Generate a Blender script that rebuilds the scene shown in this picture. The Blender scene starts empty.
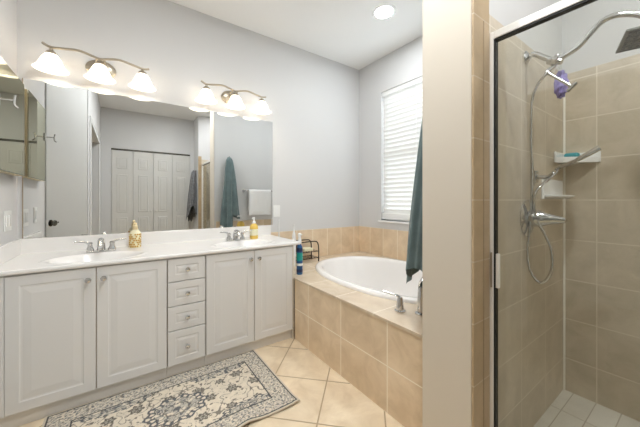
import bpy, bmesh, math, random
import numpy as np
from mathutils import Vector, Matrix, noise

sc = bpy.context.scene
col = sc.collection
PI = math.pi
D = 2.55          # camera to mirror wall
H = 1.132         # eye height
YAW = math.radians(35.3)

# ------------------------------------------------------------ camera, world, exposure
cam_d = bpy.data.cameras.new('camera')
cam = bpy.data.objects.new('camera', cam_d)
col.objects.link(cam)
cam.location = (0, 0, H)
cam.rotation_euler = (PI / 2, 0, -YAW)
cam_d.sensor_width = 36
cam_d.lens = 280 / 640 * 36
cam_d.shift_y = -13.5 / 640
cam_d.clip_start = 0.02
sc.camera = cam

SKY = 4.3
CAN_TUB = 128.0
FILL_ROOM = 235.0  # added unseen ceiling lights that fill the room
FILL_SHOWER = 90.0  # added unseen ceiling light that fills the shower
BULB = 34.0
SHADE = 1.25
sc.view_settings.view_transform = 'Standard'
sc.view_settings.look = 'None'
sc.view_settings.gamma = 1
sc.view_settings.use_curve_mapping = False
sc.view_settings.exposure = 0.60
sc.cycles.max_bounces = 14
sc.cycles.diffuse_bounces = 7
sc.cycles.glossy_bounces = 8
sc.cycles.transparent_max_bounces = 16
sc.cycles.caustics_reflective = False
sc.cycles.caustics_refractive = False

w = bpy.data.worlds.new('world')
sc.world = w
w.use_nodes = True
bg = w.node_tree.nodes['Background']
bg.inputs['Color'].default_value = (0.86, 0.93, 1.0, 1)
bg.inputs['Strength'].default_value = SKY

# ------------------------------------------------------------ helpers
WO = {}

def at(u, v, Y=None, X=None, Z=None):
    """pixel of the photograph -> point on a plane, in metres"""
    s, r = (u - 320) / 280, -(v - 200) / 280
    c, n = math.cos(YAW), math.sin(YAW)
    d = Vector((n + c * s, c - n * s, r))
    t = Y / d.y if Y is not None else X / d.x if X is not None else (Z - H) / d.z
    return Vector((d.x * t, d.y * t, H + d.z * t))

def tag(o, label=None, cat=None, group=None, kind=None):
    if label: o['label'] = label
    if cat: o['category'] = cat
    if group: o['group'] = group
    if kind: o['kind'] = kind
    return o

def empty(name, loc, label, cat, group=None, kind=None):
    o = bpy.data.objects.new(name, None)
    col.objects.link(o)
    o.location = loc
    o.empty_display_size = 0.05
    WO[o.name] = Vector(loc)
    return tag(o, label, cat, group, kind)

def obj(name, bm, m, parent=None, loc=None, smooth=False, angle=None):
    """bmesh in world coordinates -> one mesh object"""
    org = Vector((0, 0, 0))
    if parent is not None: org = WO[parent.name]
    elif loc is not None: org = Vector(loc)
    bmesh.ops.recalc_face_normals(bm, faces=bm.faces)
    bmesh.ops.translate(bm, verts=bm.verts, vec=-org)
    me = bpy.data.meshes.new(name)
    bm.to_mesh(me); bm.free()
    for mm in (m if isinstance(m, (list, tuple)) else [m]): me.materials.append(mm)
    if smooth:
        me.polygons.foreach_set('use_smooth', [True] * len(me.polygons))
        if angle: me.set_sharp_from_angle(angle=math.radians(angle))
    o = bpy.data.objects.new(name, me)
    col.objects.link(o)
    if parent is not None: o.parent = parent
    else: o.location = org
    WO[o.name] = org
    return o

def struct(name, bm, m, **k):
    return tag(obj(name, bm, m, **k), kind='structure')

def copy_tree(o, parent=None, delta=(0, 0, 0)):
    c = o.copy(); col.objects.link(c)
    if parent is not None: c.parent = parent
    else: c.location = Vector(o.location) + Vector(delta)
    for ch in list(o.children): copy_tree(ch, c)
    return c

def BM(): return bmesh.new()

def box(bm, x0, x1, y0, y1, z0, z1, bev=0, seg=2):
    vs = [bm.verts.new((x, y, z)) for z in (z0, z1) for y in (y0, y1) for x in (x0, x1)]
    q = [(0, 2, 3, 1), (4, 5, 7, 6), (0, 1, 5, 4), (2, 6, 7, 3), (0, 4, 6, 2), (1, 3, 7, 5)]
    fs = [bm.faces.new([vs[i] for i in f]) for f in q]
    if bev:
        es = list({e for f in fs for e in f.edges})
        bmesh.ops.bevel(bm, geom=es, offset=bev, segments=seg, affect='EDGES', profile=0.5)
    return bm

def catmull(pts, n=8):
    pts = [Vector(p) for p in pts]
    out = []
    for i in range(len(pts) - 1):
        p0, p1, p2, p3 = pts[max(i - 1, 0)], pts[i], pts[i + 1], pts[min(i + 2, len(pts) - 1)]
        for k in range(n):
            t = k / n
            out.append(0.5 * ((2 * p1) + (-p0 + p2) * t + (2 * p0 - 5 * p1 + 4 * p2 - p3) * t * t + (-p0 + 3 * p1 - 3 * p2 + p3) * t ** 3))
    out.append(pts[-1])
    return out

def tube(bm, pts, r, seg=10, sx=1.0, sy=1.0, closed=False):
    pts = [Vector(p) for p in pts]
    n = len(pts)
    rs = r if isinstance(r, (list, tuple)) else [r] * n
    if len(rs) != n:
        rs = [float(np.interp(i / (n - 1), np.linspace(0, 1, len(rs)), rs)) for i in range(n)]
    rings = []; nx = None
    for i in range(n):
        t = (pts[min(i + 1, n - 1)] - pts[max(i - 1, 0)]).normalized()
        if nx is None:
            a = Vector((0, 0, 1)) if abs(t.z) < 0.9 else Vector((0, 1, 0))
            nx = t.cross(a).normalized()
        nx = (nx - t * nx.dot(t)).normalized()
        ny = t.cross(nx)
        rings.append([bm.verts.new(pts[i] + (nx * math.cos(k * 2 * PI / seg) * sx + ny * math.sin(k * 2 * PI / seg) * sy) * rs[i]) for k in range(seg)])
    for a, b in zip(rings, rings[1:]):
        for k in range(seg):
            bm.faces.new((a[k], a[(k + 1) % seg], b[(k + 1) % seg], b[k]))
    bm.faces.new(rings[0][::-1]); bm.faces.new(rings[-1])
    return bm

def lathe(bm, prof, c, axis=(0, 0, 1), seg=24, sx=1.0, sy=1.0, caps=True):
    """profile of (radius, height along axis)"""
    rot = Vector((0, 0, 1)).rotation_difference(Vector(axis).normalized()).to_matrix()
    c = Vector(c); rings = []
    for r, h in prof:
        r = max(r, 1e-4)
        rings.append([bm.verts.new(c + rot @ Vector((r * sx * math.cos(k * 2 * PI / seg), r * sy * math.sin(k * 2 * PI / seg), h))) for k in range(seg)])
    for a, b in zip(rings, rings[1:]):
        for k in range(seg):
            bm.faces.new((a[k], a[(k + 1) % seg], b[(k + 1) % seg], b[k]))
    if caps:
        bm.faces.new(rings[0][::-1]); bm.faces.new(rings[-1])
    return bm

def grid(bm, f, nu, nv, closeu=False):
    vs = [[bm.verts.new(f(i / nu, j / nv)) for j in range(nv + 1)] for i in range(nu if closeu else nu + 1)]
    for i in range(nu):
        for j in range(nv):
            a, b = vs[i], vs[(i + 1) % len(vs)]
            bm.faces.new((a[j], b[j], b[j + 1], a[j + 1]))
    return vs

# ------------------------------------------------------------ materials
def mat(name, c, rough=0.5, metal=0.0, var=0.04, scale=6.0, bump=0.0, bscale=None, emit=None, spec=0.5, sheen=0.0):
    m = bpy.data.materials.new(name); m.use_nodes = True
    nt = m.node_tree; N = nt.nodes; L = nt.links
    b = N['Principled BSDF']
    b.inputs['Roughness'].default_value = rough
    b.inputs['Metallic'].default_value = metal
    b.inputs['Specular IOR Level'].default_value = spec
    if sheen: b.inputs['Sheen Weight'].default_value = sheen
    tc = N.new('ShaderNodeTexCoord')
    nz = N.new('ShaderNodeTexNoise'); nz.inputs['Scale'].default_value = scale; nz.inputs['Detail'].default_value = 4
    L.new(tc.outputs['Object'], nz.inputs['Vector'])
    rp = N.new('ShaderNodeMix'); rp.data_type = 'RGBA'
    rp.inputs[6].default_value = (*[max(0, x * (1 - var)) for x in c], 1)
    rp.inputs[7].default_value = (*[min(1, x * (1 + var)) for x in c], 1)
    L.new(nz.outputs['Fac'], rp.inputs[0]); L.new(rp.outputs[2], b.inputs['Base Color'])
    if bump:
        bn = N.new('ShaderNodeTexNoise'); bn.inputs['Scale'].default_value = bscale or scale; bn.inputs['Detail'].default_value = 3
        L.new(tc.outputs['Object'], bn.inputs['Vector'])
        bu = N.new('ShaderNodeBump'); bu.inputs['Strength'].default_value = bump; bu.inputs['Distance'].default_value = 0.004
        L.new(bn.outputs['Fac'], bu.inputs['Height']); L.new(bu.outputs['Normal'], b.inputs['Normal'])
    if emit:
        b.inputs['Emission Color'].default_value = (*emit[0], 1)
        b.inputs['Emission Strength'].default_value = emit[1]
    return m

def tile_mat(name, axes, tw, th, off, c1, c2, grout, mortar=0.004, rough=0.35, rot=0.0, mottle=7.0, brick=0.0, gbump=0.25):
    """stone tile laid in world metres: axes picks the two world axes, off the grout crossing"""
    m = bpy.data.materials.new(name); m.use_nodes = True
    nt = m.node_tree; N = nt.nodes; L = nt.links
    b = N['Principled BSDF']; b.inputs['Roughness'].default_value = rough
    g = N.new('ShaderNodeNewGeometry')
    sp = N.new('ShaderNodeSeparateXYZ'); L.new(g.outputs['Position'], sp.inputs[0])
    cb = N.new('ShaderNodeCombineXYZ')
    L.new(sp.outputs['XYZ'.index(axes[0])], cb.inputs[0]); L.new(sp.outputs['XYZ'.index(axes[1])], cb.inputs[1])
    mp = N.new('ShaderNodeMapping'); mp.vector_type = 'POINT'
    mp.inputs['Rotation'].default_value = (0, 0, rot)
    co, si = math.cos(rot), math.sin(rot)
    mp.inputs['Location'].default_value = (-(off[0] * co - off[1] * si) + 100 * tw, -(off[0] * si + off[1] * co) + 100 * th, 0)
    L.new(cb.outputs[0], mp.inputs['Vector'])
    br = N.new('ShaderNodeTexBrick')
    br.offset = brick; br.squash = 1.0
    br.inputs['Scale'].default_value = 1; br.inputs['Brick Width'].default_value = tw; br.inputs['Row Height'].default_value = th
    br.inputs['Mortar Size'].default_value = mortar; br.inputs['Mortar Smooth'].default_value = 0.15; br.inputs['Bias'].default_value = 0
    br.inputs['Color1'].default_value = (1, 1, 1, 1); br.inputs['Color2'].default_value = (.93, .92, .90, 1)
    L.new(mp.outputs[0], br.inputs['Vector'])
    nz = N.new('ShaderNodeTexNoise'); nz.inputs['Scale'].default_value = mottle; nz.inputs['Detail'].default_value = 6; nz.inputs['Roughness'].default_value = .62
    nz.inputs['Distortion'].default_value = 0.6
    L.new(g.outputs['Position'], nz.inputs['Vector'])
    cr = N.new('ShaderNodeValToRGB'); cr.color_ramp.elements[0].position = .33; cr.color_ramp.elements[1].position = .68
    cr.color_ramp.elements[0].color = (*c1, 1); cr.color_ramp.elements[1].color = (*c2, 1)
    L.new(nz.outputs['Fac'], cr.inputs[0])
    mu = N.new('ShaderNodeMix'); mu.data_type = 'RGBA'; mu.blend_type = 'MULTIPLY'; mu.inputs[0].default_value = 1
    L.new(cr.outputs[0], mu.inputs[6]); L.new(br.outputs['Color'], mu.inputs[7])
    mx = N.new('ShaderNodeMix'); mx.data_type = 'RGBA'
    L.new(br.outputs['Fac'], mx.inputs[0]); L.new(mu.outputs[2], mx.inputs[6]); mx.inputs[7].default_value = (*grout, 1)
    L.new(mx.outputs[2], b.inputs['Base Color'])
    bu = N.new('ShaderNodeBump'); bu.invert = True; bu.inputs['Strength'].default_value = gbump; bu.inputs['Distance'].default_value = 0.003
    L.new(br.outputs['Fac'], bu.inputs['Height']); L.new(bu.outputs['Normal'], b.inputs['Normal'])
    return m

def glass_mat(name, tint, refl=1.0):
    m = bpy.data.materials.new(name); m.use_nodes = True
    nt = m.node_tree; N = nt.nodes; L = nt.links
    N.remove(N['Principled BSDF'])
    tr = N.new('ShaderNodeBsdfTransparent'); tr.inputs[0].default_value = (*tint, 1)
    gl = N.new('ShaderNodeBsdfGlossy'); gl.inputs['Roughness'].default_value = 0.02
    lw = N.new('ShaderNodeLayerWeight'); lw.inputs[0].default_value = .5
    pw = N.new('ShaderNodeMath'); pw.operation = 'POWER'; pw.inputs[1].default_value = 5
    L.new(lw.outputs['Facing'], pw.inputs[0])
    ml = N.new('ShaderNodeMath'); ml.operation = 'MULTIPLY_ADD'; ml.inputs[1].default_value = .9 * refl; ml.inputs[2].default_value = .035 * refl
    mx = N.new('ShaderNodeMixShader')
    L.new(pw.outputs[0], ml.inputs[0]); L.new(ml.outputs[0], mx.inputs[0])
    L.new(tr.outputs[0], mx.inputs[1]); L.new(gl.outputs[0], mx.inputs[2])
    L.new(mx.outputs[0], N['Material Output'].inputs[0])
    return m

def mirror_mat(name, c):
    m = bpy.data.materials.new(name); m.use_nodes = True
    nt = m.node_tree; N = nt.nodes; L = nt.links
    N.remove(N['Principled BSDF'])
    gl = N.new('ShaderNodeBsdfGlossy'); gl.inputs['Color'].default_value = (*c, 1); gl.inputs['Roughness'].default_value = 0.0
    L.new(gl.outputs[0], N['Material Output'].inputs[0])
    return m

def emit_mat(name, c, s, translucent=0.0, veins=0.0):
    m = bpy.data.materials.new(name); m.use_nodes = True
    nt = m.node_tree; N = nt.nodes; L = nt.links
    b = N['Principled BSDF']
    b.inputs['Base Color'].default_value = (.85, .82, .76, 1); b.inputs['Roughness'].default_value = .4
    b.inputs['Emission Color'].default_value = (*c, 1); b.inputs['Emission Strength'].default_value = s
    if veins:
        tc = N.new('ShaderNodeTexCoord'); nz = N.new('ShaderNodeTexNoise'); nz.inputs['Scale'].default_value = 22; nz.inputs['Distortion'].default_value = 2
        mr = N.new('ShaderNodeMapRange'); mr.inputs[3].default_value = s * (1 - veins); mr.inputs[4].default_value = s * (1 + veins)
        L.new(tc.outputs['Object'], nz.inputs['Vector']); L.new(nz.outputs['Fac'], mr.inputs[0]); L.new(mr.outputs[0], b.inputs['Emission Strength'])
    if translucent:
        tl = N.new('ShaderNodeBsdfTranslucent'); tl.inputs[0].default_value = (.9, .86, .8, 1)
        mx = N.new('ShaderNodeMixShader'); mx.inputs[0].default_value = translucent
        L.new(b.outputs[0], mx.inputs[1]); L.new(tl.outputs[0], mx.inputs[2]); L.new(mx.outputs[0], N['Material Output'].inputs[0])
    return m

M_wall = mat('wall_paint', (.650, .648, .645), .75, var=.015, scale=3, bump=.03, bscale=90)
M_column = mat('beige_wall_paint', (.68, .68, .675), .6, var=.02, scale=3, bump=.03, bscale=90)
M_warm_end = mat('warm_light_wall_end', (.67, .605, .51), .6, var=.02, scale=3, bump=.03, bscale=90)  # warm light on the partition end put into the colour
M_ceil = mat('ceiling_paint', (.86, .86, .85), .85, var=.015, scale=3, bump=.05, bscale=70)
M_greydoor = mat('grey_door_paint', (.60, .60, .585), .5, var=.015)
M_door = mat('closet_door_paint', (.66, .65, .62), .45, var=.02)
M_cab = mat('cabinet_thermofoil', (.715, .71, .70), .38, var=.015, scale=4)
M_kick = mat('cabinet_plinth_paint', (.72, .70, .67), .5, var=.03, scale=4)
M_strip = mat('cream_end_strip', (.70, .64, .54), .5, var=.03)
M_gap = mat('cabinet_carcass_edge', (.36, .28, .19), .7, var=.1)
M_counter = mat('cultured_marble', (.82, .805, .785), .16, var=.02, scale=9)
M_white = mat('white_gloss', (.86, .86, .85), .22, var=.01)
M_tub = mat('white_acrylic', (.88, .86, .84), .15, var=.01)
M_plastic = mat('white_plastic', (.82, .82, .80), .35, var=.01)
M_blind = emit_mat('white_blind_slat', (1, 1, 1), 0.0, .16)
M_blind.node_tree.nodes['Principled BSDF'].inputs['Base Color'].default_value = (.90, .90, .89, 1)
M_chrome = mat('chrome', (.64, .64, .64), .12, 1.0, var=.02)
M_nickel = mat('brushed_nickel', (.50, .44, .35), .32, 1.0, var=.05, scale=30)
M_frame = mat('satin_aluminium', (.90, .885, .85), .35, .2, var=.02)
M_brass = mat('pale_gold_trim', (.85, .74, .48), .3, .6, var=.03)
M_black = mat('black_rubber', (.012, .012, .012), .6, var=.1)
M_bronze = mat('dark_bronze_wire', (.05, .035, .025), .4, .6, var=.1)
M_dark = mat('dark_knob_metal', (.16, .15, .13), .25, .9, var=.1)
M_shade = emit_mat('frosted_shade', (1, .92, .80), SHADE, .3, .25)
M_bulb = emit_mat('bulb_glow', (1, .90, .76), BULB)
M_can_a = emit_mat('can_light_glow_cool', (.93, .97, 1), CAN_TUB)
M_fill_room = emit_mat('fill_light_glow_room', (.95, .98, 1), FILL_ROOM)
M_fill_shower = emit_mat('fill_light_glow_shower', (.97, .98, 1), FILL_SHOWER)
M_mirror = mirror_mat('mirror_silver', (.81, .82, .815))
M_mirror2 = mirror_mat('cabinet_mirror_silver', (.56, .555, .46))
M_mbevel = mat('mirror_bevel', (.08, .11, .08), .1, .6, var=.05)
M_glass = glass_mat('shower_glass', (.93, .94, .92))
M_pane = glass_mat('window_glass', (.95, .97, .97))
TAN1, TAN2, GRT = (.68, .53, .36), (.84, .685, .50), (.93, .84, .70)
M_tile_front = tile_mat('tub_front_tile', 'YZ', .385, .2515, (.5455 * D, .0), TAN1, TAN2, GRT, .0035)
M_tile_deck = tile_mat('tub_deck_tile', 'XY', .33, .33, (1.1386, .773), (.64, .52, .39), (.76, .65, .51), GRT, .003, rough=.25)
M_tile_splx = tile_mat('splash_tile_back', 'XZ', .20, .40, (1.50, .501), TAN1, TAN2, GRT, .003)
M_tile_sply = tile_mat('splash_tile_side', 'YZ', .20, .40, (2.35, .501), TAN1, TAN2, GRT, .003)
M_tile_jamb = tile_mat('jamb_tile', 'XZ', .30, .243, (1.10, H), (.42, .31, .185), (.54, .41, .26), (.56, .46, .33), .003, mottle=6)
SH1, SH2, SHG = (.54, .47, .365), (.67, .59, .475), (.74, .67, .56)
M_tile_shx = tile_mat('shower_tile_head_wall', 'XZ', .33, .243, (2.244, H), SH1, SH2, SHG, .003, mottle=7)
M_tile_shy = tile_mat('shower_tile_back_wall', 'YZ', .33, .243, (.155 * D, H), SH1, SH2, SHG, .003, mottle=7)
M_floor = tile_mat('floor_tile', 'XY', .34, .34, (.3165 * D, .645 * D), (.70, .56, .39), (.92, .79, .60), (.44, .33, .20), .0042, rough=.35, rot=PI / 4, mottle=5)
M_pan = tile_mat('shower_floor_tile', 'YX', .10, .40, (.195 * D, 2.0), (.74, .72, .67), (.84, .82, .77), (.52, .48, .41), .0025, rough=.4)

# ------------------------------------------------------------ room shell
XL, XW = -.2117 * D, .941 * D         # left wall, window wall
CZ = H + .631 * D                     # ceiling
YP0, YP1 = .217 * D, .303 * D         # partition between shower and tub
XP = .4415 * D
XSB = .88 * D                         # shower back wall
YN = -.24 * D                         # shower near wall
YC = -.41 * D                         # closet wall
XS = .468 * D
XSIDE, YNIB = -.117 * D, .452 * D
DECK = .501
XT = .4505 * D                        # tub front
TILE_TOP = H + .3038 * D
T = .15

b = BM()
box(b, -1.9, XW + T, YP0, D + T, -.12, 0)
box(b, -1.9, XS + .02, YC - .9, YP0, -.12, 0)
struct('floor', b, M_floor)
b = BM(); box(b, -1.9, XW + T, YC - .9, D + T, CZ, CZ + .1)
struct('ceiling', b, M_ceil)
b = BM(); box(b, XL - T, XW + T, D, D + T, 0, CZ)
struct('wall_mirror', b, M_wall)
# window wall with its opening
WY0, WY1 = .50 * D, .859 * D
WZ0, WZ1 = .905, 2.35
b = BM()
box(b, XW, XW + T, YP1 - .05, WY0, 0, CZ); box(b, XW, XW + T, WY1, D, 0, CZ)
box(b, XW, XW + T, WY0, WY1, 0, WZ0); box(b, XW, XW + T, WY0, WY1, WZ1, CZ)
struct('wall_window', b, M_wall)
# left wall and the passage behind it
b = BM(); box(b, XL - T, XL, YNIB - .12, D, 0, CZ)
struct('wall_left', b, M_wall)
b = BM(); box(b, XL, XSIDE, YNIB - .12, YNIB, 0, CZ)
struct('wall_nib', b, M_wall)
PY0, PY1 = -.55, .93
b = BM()
box(b, XSIDE - .12, XSIDE, YC, PY0, 0, CZ); box(b, XSIDE - .12, XSIDE, PY1, YNIB - .12, 0, CZ); box(b, XSIDE - .12, XSIDE, PY0, PY1, 2.03, CZ)
struct('wall_side', b, M_wall)
b = BM()   # casing round the passage
for x in (XSIDE, XSIDE - .135):
    box(b, x, x + .015, PY1 - .005, PY1 + .06, 0, 2.09, .003); box(b, x, x + .015, PY0 - .06, PY0 + .005, 0, 2.09, .003); box(b, x, x + .015, PY0, PY1, 2.025, 2.09, .003)
struct('trim_1', b, M_white)
b = BM()   # passage room beyond
box(b, -1.9, -1.75, YC - .15, 1.03, 0, CZ); box(b, -1.75, XSIDE - .12, 1.03 , 1.15, 0, CZ)
struct('wall_passage', b, M_wall)
# closet wall
CX0, CX1, CH = -.06 * D, .4427 * D, 2.03
b = BM()
box(b, -1.9, CX0, YC - .12, YC, 0, CZ); box(b, CX1, XW + T, YC - .12, YC, 0, CZ); box(b, CX0, CX1, YC - .12, YC, CH + .02, CZ)
struct('wall_closet', b, M_wall)
b = BM()
box(b, CX0 - .3, CX1 + .3, YC - .85, YC - .75, 0, CZ); box(b, CX0 - .3, CX0 - .2, YC - .75, YC - .12, 0, CZ); box(b, CX1 + .2, CX1 + .3, YC - .75, YC - .12, 0, CZ)
struct('wall_closet_inside', b, M_wall)
# shower block and partition
b = BM(); box(b, XS, XW + T, YC, YN, -.12, CZ)
struct('wall_shower_near', b, M_wall)
b = BM(); box(b, XSB, XW + T, YN, YP0, -.12, CZ)
struct('wall_shower_back', b, M_wall)
b = BM(); box(b, XP, XW, YP0, YP1, 0, CZ, .012, 3)
struct('wall_partition', b, M_column)
b = BM(); box(b, XS + .02, XSB, YN, YP0, -.12, -.04)
struct('floor_shower', b, M_pan)
b = BM(); box(b, XP - .008, XP + .0, YP0 - .0, YP1, 0, CZ, .003)  # thin added panel, its beige imitates warm light on the wall end
struct('warm_light_trim', b, M_warm_end)
# tile cladding in the shower
tt = .010
XTJ = .4895 * D
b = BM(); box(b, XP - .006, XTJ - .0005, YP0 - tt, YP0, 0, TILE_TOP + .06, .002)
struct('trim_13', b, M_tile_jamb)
b = BM(); box(b, .4685 * D, .4700 * D, YP0 - tt - .002, YP0 - tt + .003, 0, TILE_TOP - .05)
struct('trim_14', b, M_gap)
b = BM(); box(b, XTJ, XSB, YP0 - tt, YP0, -.04, TILE_TOP, .002)
struct('trim_2', b, M_tile_shx)
b = BM(); box(b, XSB - tt, XSB, YN, YP0 - tt, -.04, TILE_TOP, .002)
struct('trim_3', b, M_tile_shy)
b = BM(); box(b, XTJ, XSB - tt, YN, YN + tt, -.04, TILE_TOP, .002)
struct('trim_4', b, M_tile_shx)
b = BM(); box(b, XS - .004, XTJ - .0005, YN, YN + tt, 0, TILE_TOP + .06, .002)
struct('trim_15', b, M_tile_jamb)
b = BM(); tube(b, [(XSB - tt - .002, YP0 - tt - .002, -.04), (XSB - tt - .002, YP0 - tt - .002, TILE_TOP)], .007, 8)
struct('trim_5', b, mat('corner_caulk', (.86, .83, .76), .5))
# splash tile round the tub
SZ = H - .126 * D
b = BM(); box(b, 1.165, XW, D - .012, D, DECK, SZ, .003)
struct('trim_6', b, M_tile_splx)
b = BM(); box(b, XW - .012, XW, YP1, D - .012, DECK, SZ, .003)
struct('trim_7', b, M_tile_sply)
b = BM(); box(b, XT, XW - .012, YP1, YP1 + .012, DECK, SZ, .003)
struct('trim_8', b, M_tile_splx)

# grey door leaf standing open across the corner beside the left wall
A_, B_ = Vector((XL + .012, .690 * D, 0)), Vector((XSIDE - .004, YNIB + .012, 0))
ld = (B_ - A_).normalized(); ln = Vector((-ld.y, ld.x, 0))      # ln faces the mirror
if ln.y < 0: ln = -ln
ll = (B_ - A_).length
lm = Matrix(((ld.x, ln.x, 0, A_.x), (ld.y, ln.y, 0, A_.y), (0, 0, 1, 0), (0, 0, 0, 1)))
b = BM(); box(b, 0, ll, -.034, 0, .010, 2.44, .002)
bmesh.ops.transform(b, matrix=lm, verts=b.verts)
dr = struct('door_1', b, M_greydoor)
kp = lm @ Vector((.050, 0, at(48, 223, Y=1.335 * D).z))
b = BM(); lathe(b, [(.030, 0), (.030, .004), (.012, .007), (.011, .014), (.022, .018), (.027, .028), (.023, .038), (.008, .041)], kp, ln, 24)
obj('knob', b, M_dark, dr, smooth=True, angle=40)
b = BM(); lathe(b, [(.007, 0), (.007, .004), (.002, .006)], kp + ld * .10, ln, 12)
obj('latch_button', b, M_dark, dr)

# closet bifold leaves
lw_ = (CX1 - CX0 - .02) / 4
for i in range(4):
    x0 = CX0 + .004 + i * (lw_ + .004); x1 = x0 + lw_
    b = BM(); box(b, x0, x1, YC - .06, YC - .025, .012, CH - .012, .003)
    d = struct('door_%d' % (i + 2), b, M_door)
    for z0, z1 in ((CH - .34, CH - .135), (CH - 1.12, CH - .44), (.22, .82)):
        pb = BM()
        cx, hw = (x0 + x1) / 2, lw_ / 2 - .075
        rects = [(0, 0.0), (.012, .007), (.022, .003), (.05, .007)]
        loops = []
        for ins, h in rects:
            loops.append([pb.verts.new((x, YC - .0251 + h, z)) for x, z in ((cx - hw + ins, z0 + ins), (cx + hw - ins, z0 + ins), (cx + hw - ins, z1 - ins), (cx - hw + ins, z1 - ins))])
        for a, c in zip(loops, loops[1:]):
            for k in range(4): pb.faces.new((a[k], a[(k + 1) % 4], c[(k + 1) % 4], c[k]))
        pb.faces.new(loops[-1])
        obj('panel', pb, M_door, d)
    if i in (1, 2):
        b = BM(); lathe(b, [(.006, 0), (.006, .012), (.015, .018), (.015, .026), (.005, .03)], ((x1 - .04) if i == 1 else x0 + .04, YC - .025, .93), (0, 1, 0), 16)
        obj('knob', b, M_door, d, smooth=True, angle=40)
b = BM(); box(b, CX0, CX1, YC - .075, YC - .02, CH - .008, CH + .02)
struct('trim_9', b, M_dark)

# window
b = BM()
f = .045
box(b, XW + .07, XW + .12, WY0, WY0 + f, WZ0, WZ1); box(b, XW + .07, XW + .12, WY1 - f, WY1, WZ0, WZ1)
box(b, XW + .07, XW + .12, WY0 + f, WY1 - f, WZ0, WZ0 + f); box(b, XW + .07, XW + .12, WY0 + f, WY1 - f, WZ1 - f, WZ1)
box(b, XW + .075, XW + .115, WY0 + f, WY1 - f, 1.60, 1.65)
wn = struct('window_1', b, M_white)
b = BM(); box(b, XW + .092, XW + .097, WY0 + f, WY1 - f, WZ0 + f, WZ1 - f)
obj('pane', b, M_pane, wn)
b = BM(); box(b, XW - .022, XW + .07, WY0 - .03, WY1 + .03, WZ0 - .022, WZ0, .004)
struct('trim_10', b, M_white)

# ------------------------------------------------------------ vanity
YD = .778 * D                      # front of the doors
YB = YD + .019                     # front of the carcass
ZT, ZB = H - .1465 * D, H - .412 * D
def rectfront(bm, x0, x1, z0, z1, y, th, loops):
    """slab with a routed raised panel on its -Y face; loops of (inset, depth)"""
    L = []
    for ins, dp in [(.0, th), (.0, .003), (.003, 0)] + loops:
        L.append([bm.verts.new((x, y + dp, z)) for x, z in ((x0 + ins, z0 + ins), (x1 - ins, z0 + ins), (x1 - ins, z1 - ins), (x0 + ins, z1 - ins))])
    for a, c in zip(L, L[1:]):
        for k in range(4): bm.faces.new((a[k], a[(k + 1) % 4], c[(k + 1) % 4], c[k]))
    bm.faces.new(L[-1]); bm.faces.new(L[0][::-1])

def cab_knob(x, z, parent):
    k = BM(); lathe(k, [(.009, 0), (.009, .003), (.005, .006), (.005, .014), (.013, .018), (.0155, .024), (.012, .030), (.004, .032)], (x, YD, z), (0, -1, 0), 20)
    obj('knob', k, M_chrome, parent, smooth=True, angle=45)

def carcass(name, x0, x1, label, cat, gaps):
    t = empty(name, ((x0 + x1) / 2, (YB + D) / 2, 0), label, cat, 'units of the white double vanity')
    b = BM(); e = .016
    box(b, x0, x0 + e, YB, D - .004, .076, .764); box(b, x1 - e, x1, YB, D - .004, .076, .764)
    box(b, x0 + e, x1 - e, YB, D - .004, .076, .076 + e); box(b, x0 + e, x1 - e, D - .012, D - .004, .076 + e, .764)
    box(b, x0 + e, x1 - e, YB, YB + .012, .076 + e, .764)
    obj('carcass', b, M_cab, t)
    b = BM(); box(b, x0 + .0005, x1 - .0005, YB + .012, D - .01, 0, .0755)
    obj('plinth', b, M_kick, t)
    return t

xa0, xa1 = XL + .001, .0915 * D
xb0, xb1 = .0917 * D, .1808 * D
xc0, xc1 = .181 * D, XT - .007
cl = carcass('sink_cabinet', xa0, xa1, 'white two-door vanity cabinet at the left wall under the left sink', 'cabinet', ())
cd = carcass('drawer_cabinet', xb0, xb1, 'narrow white bank of four drawers between the two sink cabinets', 'cabinet', ())
cr = carcass('sink_cabinet', xc0, xc1, 'white two-door vanity cabinet beside the tub under the right sink', 'cabinet', ())
PANEL = [(.050, 0), (.055, .0025), (.062, .0030), (.088, .0006), (.094, 0)]
def doorpart(parent, x0, x1, kx):
    b = BM(); rectfront(b, x0, x1, ZB, ZT, YD, .018, PANEL)
    d = obj('door', b, M_cab, parent)
    cab_knob(kx, H - .171 * D, d)
doorpart(cl, -.182 * D, -.0462 * D, -.0462 * D - .032)
doorpart(cl, -.0446 * D, .0902 * D, -.0446 * D + .032)
doorpart(cr, .1824 * D, .3155 * D, .3155 * D - .03)
doorpart(cr, .3172 * D, .4440 * D, .3172 * D + .03)
b = BM(); box(b, .4446 * D, xc1, YD + .001, YB, .0, ZT + .004); obj('end_strip', b, M_strip, cr)
b = BM(); box(b, xa0, -.1823 * D, YD + .0012, YB - .0005, ZB, ZT); obj('filler_strip', b, M_cab, cl)
dz = [-.1465, -.2038, -.2058, -.2650, -.2670, -.3255, -.3275, -.412]
for i in range(4):
    z1, z0 = H + dz[2 * i] * D, H + dz[2 * i + 1] * D
    b = BM(); rectfront(b, .0925 * D, .180 * D, z0, z1, YD, .018, [(.042, 0), (.046, .0022), (.050, .0026), (.062, .0004), (.064, 0)])
    d = obj('drawer', b, M_cab, cd)
    cab_knob(.1362 * D, (z0 + z1) / 2, d)
# recessed brown shadow reveals of raw board edge between the fronts
for t, rs in ((cl, [(-.0461, -.0447)]), (cd, [(.0918, .0924), (.1801, .1807)]), (cr, [(.3157, .3170)])):
    for x0, x1 in rs:
        b = BM(); box(b, x0 * D, x1 * D, YD + .008, YB + .0005, ZB + .004, ZT - .004)
        obj('board_edge', b, M_gap, t)

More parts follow.
